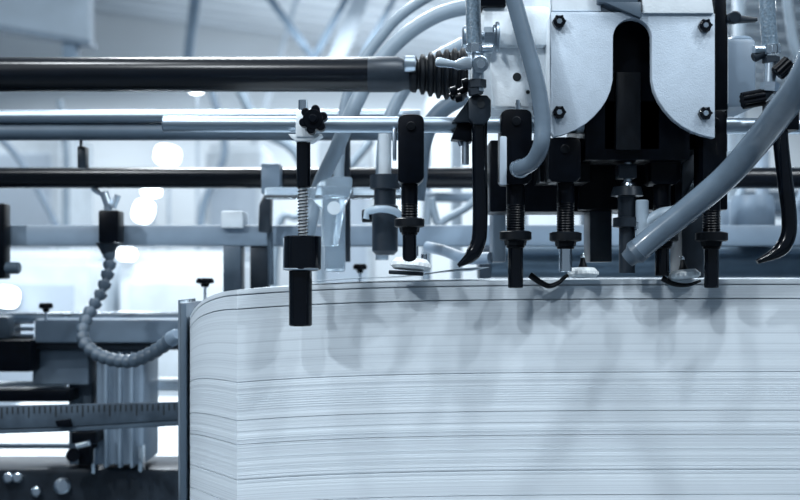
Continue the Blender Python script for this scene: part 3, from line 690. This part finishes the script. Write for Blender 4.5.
b = MB(); b.cyl(P(385, 134, .2), P(385, 176, .2), 6.5 * s_, 20); b.build('piston_rod', 'pale', t)
b = MB(); b.tube([P(366, 219, .17), P(368, 212, .17), P(380, 209, .165), P(394, 211, .17), P(404, 218, .18)], 3.6 * s_, seg=14); b.build('loop_tube', 'hose2', t)
b = MB(); b.cyl(P(362, 216, .175), P(372, 216, .175), 6.5 * s_, 18, .001); b.build('cap', 'black', t)
# small dark knobs on the stack's back edge
def tiny_knob(px, py, Y, w, label, m='black', stem=14):
    t = thing('knurled_screw', P(px, py + 8, Y), label, 'screw', 'small black knobs in the background'); s__ = S(Y)
    b = MB(); b.lathe(P(px, py - 4, Y), P(px, py + 5, Y), [(0, w * .8 * s__), (2 * s__, w * s__), (5 * s__, w * s__), (6 * s__, w * .5 * s__), (9 * s__, w * .4 * s__)], 18); b.build('knob', m, t)
    b = MB(); b.cyl(P(px, py + 3, Y), P(px, py + stem, Y), 1.4 * s__, 10); b.build('stem', 'steel', t)
tiny_knob(46, 307, 0.5, 7, 'small black knob standing on the slotted rail at the left')
tiny_knob(205, 282, 0.44, 9, 'small black knob just above the left corner of the stack', stem=44)
tiny_knob(360, 268, 0.44, 7, 'small black knob behind the stack left of the pale foot', stem=34)
b = MB(); b.pbox(250, 246, 268, 292, Yb + .005, .03, .002); tag(b.build('hanging_bracket', 'dsteel'), 'dark blurred bracket hanging under the grey beam behind the stack corner', 'bracket')

# roller and darker bars behind the stack
t = thing('feed_roller', P(640, 262, 0.55), 'long dark steel roller lying behind the top of the stack', 'roller')
b = MB(); b.cyl(P(490, 262, 0.55), P(1000, 262, 0.55), 16 * S(.55), 40); b.build('roller', 'rollsteel', t)
b = MB(); b.cyl(P(478, 262, 0.55), P(490, 262, 0.55), 20 * S(.55), 40, .002); b.build('flange', 'bluegrey', t)
t = thing('upright_bracket', P(494, 250, 0.2), 'dark grey upright plate left of the second threaded stop', 'bracket')
b = MB(); b.prism([(493, 150), (501, 148), (506, 160), (506, 262), (493, 262)], 0.16, 0.05, 0.002); b.build('plate', 'bluegrey', t)
b = MB(); b.cyl(P(492, 178, 0.2), P(480, 182, 0.2), .010, 20, .001); b.build('boss', 'midgrey', t)
b = MB(); b.tube([P(490, 258, .18), P(465, 258, .2), P(445, 251, .25), P(428, 247, .3)], .007, seg=14); b.build('arm', 'midgrey', t)

# blurred pipes, posts and bars in the depth of the hall
def pipe(pts, Y, r_px, m, label, name='pipe', cat='pipe', ends=(0,)):
    pts = list(pts)
    if ends == (1,): pts.append((pts[-1][0], HZ + (EYE - 0.01) / S(Y)))
    if ends == (2,): pts.insert(0, (pts[0][0], HZ + (EYE - 0.01) / S(Y)))
    b = MB(); b.tube([P(x, y, Y) for x, y in pts], r_px * S(Y), seg=12, smooth=6); tag(b.build(name, m), label, cat, 'pipes and posts in the blurred background')
def post(x0, y0, x1, y1, Y, d, m, label, name='post', cat='post'):
    if name == 'post': y1 = HZ + EYE / S(Y + d)     # down to the floor
    b = MB(); b.pbox(x0, y0, x1, y1, Y, d, 0.004); tag(b.build(name, m), label, cat, 'pipes and posts in the blurred background')
pipe([(-20, 120), (20, 160), (55, 222), (60, 248)], 4.6, 3.4, 'midgrey', 'grey pipe slanting down right behind the left rails')
pipe([(66, 248), (66, 200), (66, 150), (60, 100)], 4.6, 3.8, 'milky', 'curving pale pipe behind the small dark tab')
pipe([(212, 90), (225, 150), (205, 200), (198, 248)], 4.9, 3.8, 'midgrey', 'grey curving pipe behind the collar of the thin shaft')
pipe([(240, 90), (262, 130), (300, 160), (320, 262)], 2.6, 5, 'milky', 'pale pipe slanting behind the sprung stop', ends=(1,))
pipe([(275, 262), (300, 215), (330, 190), (372, 140)], 2.4, 4, 'milky', 'pale pipe rising to the right behind the clear bracket', ends=(2,))
post(424, 120, 431, 275, 1.4, .05, 'midgrey', 'grey post just right of the left threaded stop')
post(452, 120, 462, 275, 1.6, .05, 'milky', 'pale post left of the first bent bar')
post(425, 192, 497, 201, 1.3, .05, 'midgrey', 'grey bar across the gap left of the first bent bar', 'bar', 'bar')
post(433, 172, 450, 186, 1.25, .05, 'dsteel', 'small dark box in the gap left of the first bent bar', 'box', 'box')
pipe([(426, 262), (440, 225), (470, 205), (492, 180)], 0.8, 4, 'milky', 'pale pipe rising to the bent bar left of centre', ends=(2,))
post(520, 214, 528, 262, 1.3, .05, 'milky', 'pale post between the second and third threaded stops')
post(584, 205, 612, 250, 1.0, .05, 'bluegrey', 'blue-grey plate behind the dark central cylinder', 'plate', 'plate')
post(730, 130, 738, 275, 1.3, .05, 'milky', 'pale post right of the rightmost threaded stop')
post(762, 150, 770, 275, 1.5, .05, 'midgrey', 'grey post behind the right bent bar')
post(716, 200, 830, 212, 1.1, .06, 'bluegrey', 'blue-grey bar behind the right bent bar', 'bar', 'bar')
pipe([(735, 205), (745, 180), (762, 140), (770, 110)], 0.7, 3.5, 'hose2', 'milky pipe rising behind the thick slanting hose')
pipe([(800, 275), (790, 225), (808, 180), (812, 100)], 0.9, 5, 'midgrey', 'grey pipe at the far right edge', ends=(2,))
post(738, -200, 746, 120, 2.5, .06, 'milky', 'pale post at the top right behind the lever handle')
pipe([(786, -20), (790, 20), (800, 60), (830, 90)], 1.2, 5, 'milky', 'pale pipe in the top right corner')

# frames at both ends, outside the picture, that carry rods, shafts and beams
for sx, lab in ((-0.98, 'tall blue-grey pillar of the press beyond the left ends of the shafts'), (0.92, 'tall blue-grey pillar of the press beyond the right ends of the shafts')):
    b = MB(); b.box((sx, 0.33, 0.85), (0.06, 0.95, 1.7), None, 0.01); tag(b.build('press_pillar', 'bluegrey'), lab, 'pillar')

# left lower machinery
Yl = 0.5
t = thing('slotted_rail', P(100, 345, Yl), 'steel-blue box rail with a pale top face, at the left behind the jointed hose', 'rail')
b = MB(); b.pbox(34, 319, 188, 343, Yl, 0.10, 0.004); b.build('body', 'midgrey', t)
b = MB(); b.box(P(100, 316, Yl + .10) , (0.28, .12, .012), None, .002); b.build('top_plate', 'chrome', t)
b = MB(); b.pbox(20, 343, 188, 350, Yl + .01, 0.08, 0.002); b.build('lip', 'dsteel', t)
t = thing('rod_bundle', P(10, 340, Yl), 'three slim steel rods entering the slotted rail at the left edge', 'rods')
for y in (322, 329, 336):
    b = MB(); b.cyl(P(-200, y, Yl + .04), P(33.5, y, Yl + .04), 2.2 * S(Yl), 14); b.build('rod', 'steel', t)
b = MB(); b.pbox(-60, 316, 8, 340, Yl + .01, .06, .006); b.build('sleeve', 'bluegrey', t)
t = thing('slide_housing', P(100, 400, Yl), 'blue-grey vertical slide housing below the jointed hose', 'machine part')
b = MB(); b.pbox(32, 350, 88, 385, Yl + .03, 0.12, 0.003); b.build('left_body', 'midgrey', t)
b = MB(); b.pbox(96, 350, 144, 465, Yl + .02, 0.10, 0.004); b.build('column', 'midgrey', t)
b = MB()
for x in (104, 118, 130): b.pbox(x, 352, x + 3, 468, Yl + .01, 0.02, .001)
b.build('rib', 'midgrey', t)
b = MB(); b.pbox(68, 380, 92, 465, Yl + .05, 0.05, 0.004); b.build('side_column', 'bluegrey', t)
b = MB(); b.pbox(138, 446, 142, 472, Yl, 0.02, .001); b.build('pin', 'chrome', t)
b = MB(); b.pbox(91, 448, 95, 474, Yl, 0.02, .001); b.build('pin', 'chrome', t)
t = thing('slide_block', P(10, 375, Yl), 'black block at the left edge under the slim rods', 'block')
b = MB(); b.pbox(-60, 340, 31, 372, Yl - .01, .06, .003); b.build('body', 'black', t)
b = MB(); b.pbox(-60, 390, 70, 402, Yl - .01, .05, .002); tag(b.build('dark_bar', 'black'), 'flat black bar at the left edge just above the ruler', 'bar')
b = MB(); b.cyl(P(-120, 386, Yl + .1), P(66, 386, Yl + .1), 5 * S(.6), 20); tag(b.build('white_bar', 'white'), 'bright white bar at the left above the black bar', 'bar')
b = MB(); b.cyl(P(96, 384, Yl + .15), P(186, 384, Yl + .15), 7 * S(.65), 20); tag(b.build('white_bar', 'white'), 'bright white bar right of the slide housing, beside the side guide', 'bar')
# measuring scale
Yq = 0.35
t = thing('measuring_scale', P(80, 430, Yq), 'dark steel measuring scale with fine tick marks across the lower left', 'ruler')
b = MB(); b.prism([(-90, 408), (178, 402), (178, 420), (60, 427), (-90, 432)], Yq, .006, .0008); b.build('scale_body', 'scale', t)
b = MB()
for i in range(0, 48):
    x = -80 + 5.4 * i; yt = 408 - (x + 90) * 6 / 268 + 1.5; L = 11 if i % 5 == 0 else 6.5
    b.pbox(x, yt, x + 1.3, yt + L, Yq - .0006, .001, 0)
b.build('tick_marks', 'tick', t)
b = MB(); b.prism([(-90, 432), (60, 427), (178, 420), (178, 426), (60, 432), (-90, 437)], Yq + .002, .02, .001); b.build('lower_edge', 'bluegrey', t)
b = MB(); b.prism([(55, 421), (70, 419), (72, 427), (57, 427)], Yq - .004, .004, .0006); b.build('slider', 'black', t)
# lower bed
t = thing('machine_bed', (P(60, 480, .7).x, .8, 0), 'dark machine bed with small metal fittings along the bottom left', 'machine bed')
a = P(-220, 468, .55); c = P(180, 468, .55)
b = MB(); b.box(((a.x + c.x) / 2, .61, a.z / 2), (c.x - a.x, .12, a.z), None, .01); b.build('bed', 'dsteel', t)
for (x, y, r) in ((8, 478, 5), (17, 478, 5), (36, 492, 5), (62, 486, 8)):
    b = MB(); b.lathe(P(x, y, .535), P(x, y, .56), [(0, r * .7 * S(.55)), (.003, r * S(.55)), (.02, r * S(.55))], 18); b.build('bolt', 'steel', t)
t = thing('clamp_bracket', P(82, 465, .5), 'small black clamp with a bright pin under the ruler', 'clamp')
b = MB(); b.pbox(71, 432, 96, 444, .48, .04, .002); b.pbox(78, 444, 90, 466, .48, .04, .003); b.cyl(P(73, 455, .47), P(73, 455, .50), .010, 20, .001); b.build('body', 'black', t)
b = MB(); b.cyl(P(76, 446, .465), P(90, 443, .465), 3.4 * S(.47), 14, .001); b.build('pin', 'chrome', t)
b = MB(); b.cyl(P(-120, 446, .9), P(70, 446, .9), 3 * S(.9), 20); tag(b.build('thin_rod', 'bluegrey'), 'thin grey rod crossing the bright gap under the ruler', 'rod')
t = thing('front_table', (P(60, 440, 1.5).x, 1.6, 0), 'white table top showing bright under the ruler', 'table')
a = P(-150, 470, 1.2); c = P(190, 470, 1.2); b = MB(); b.box(((a.x + c.x) / 2, 1.8, a.z + .005), (c.x - a.x, 1.2, .03), None, .004); b.build('top', 'white', t)
for sx in (a.x + .05, c.x - .05):
    for sy in (1.25, 2.35):
        b = MB(); b.box((sx, sy, (a.z - .01) / 2), (.05, .05, a.z - .01)); b.build('leg', 'pale', t)

# right background pieces
t = thing('side_unit', P(760, 240, .6), 'blue-grey blurred cylinders and plates behind the right bent bar', 'machine part')
b = MB(); b.pbox(722, 200, 760, 250, .60, .08, .006); b.build('plate', 'midgrey', t)
b = MB(); b.lathe(P(752, 196, .55), P(752, 246, .55), [(0, 20 * S(.55)), (8 * S(.55), 22 * S(.55)), (40 * S(.55), 22 * S(.55)), (50 * S(.55), 16 * S(.55))], 30); b.build('drum', 'midgrey', t)
b = MB(); b.cyl(P(745, 180, .5), P(762, 140, .5), 4 * S(.5), 16); b.build('rod', 'pale', t)

# ================================================================== lights
def area(name, loc, target, size, power, col=(0.89, 0.955, 1.0), sy=None):
    l = bpy.data.lights.new(name, 'AREA'); l.energy = power; l.color = col; l.size = size
    if sy: l.shape = 'RECTANGLE'; l.size_y = sy
    o = bpy.data.objects.new(name, l); COL.objects.link(o); o.location = loc
    d = Vector(target) - Vector(loc); o.rotation_euler = d.to_track_quat('-Z', 'Y').to_euler(); return o
for x, y, z, p in ((-0.7, -2.2, 3.7, 36), (1.6, -1.3, 3.7, 34), (-1.1, -0.75, 3.9, 34), (0.7, -1.0, 4.0, 34), (2.4, -2.2, 3.5, 36)):
    area('key_fill_light', (x, y, z), (0.1, 0, 1.1), 0.13, p)
area('key_fill_light', (-2.4, -2.0, 3.2), (-0.2, 0, 1.1), 0.2, 70)  # fill added from the left to brighten the stack's left face
area('key_fill_light', (-0.6, 2.0, 3.7), (-0.6, 1.8, 0.8), 0.7, 170)  # fill added to brighten the white table top, no real lamp
for x in (-4, 0, 4):
    for y in (4, 8.0, 12.0):
        area('hall_lamp_light', (x, y, 3.7), (x, y, 0), 1.2, 50 if y < 5 else 95)
area('roof_fill_light', (0, 11, 2.6), (0, 11.5, 4), 5, 110)  # added fill without a fixture, brightens the roof from below

w = bpy.data.worlds.new('World'); SC.world = w; w.use_nodes = True
nt = w.node_tree; bg = nt.nodes['Background']; bg.inputs['Color'].default_value = (0.62, 0.79, 0.98, 1); bg.inputs['Strength'].default_value = 0.24

cam = bpy.data.cameras.new('Camera'); co = bpy.data.objects.new('Camera', cam); COL.objects.link(co)
co.location = (0, -D0, EYE); co.rotation_euler = (PI / 2, 0, 0)
cam.sensor_width = 36; cam.lens = 36 * D0 / 0.8; cam.shift_y = (HZ - 250) / 800; cam.clip_start = 0.05; cam.clip_end = 60
cam.dof.use_dof = True; cam.dof.focus_distance = D0 - 0.03; cam.dof.aperture_fstop = cam.lens / 8.0
SC.camera = co
SC.view_settings.view_transform = 'Standard'; SC.view_settings.look = 'None'; SC.view_settings.gamma = 1
SC.view_settings.use_curve_mapping = False; SC.view_settings.exposure = 0.0
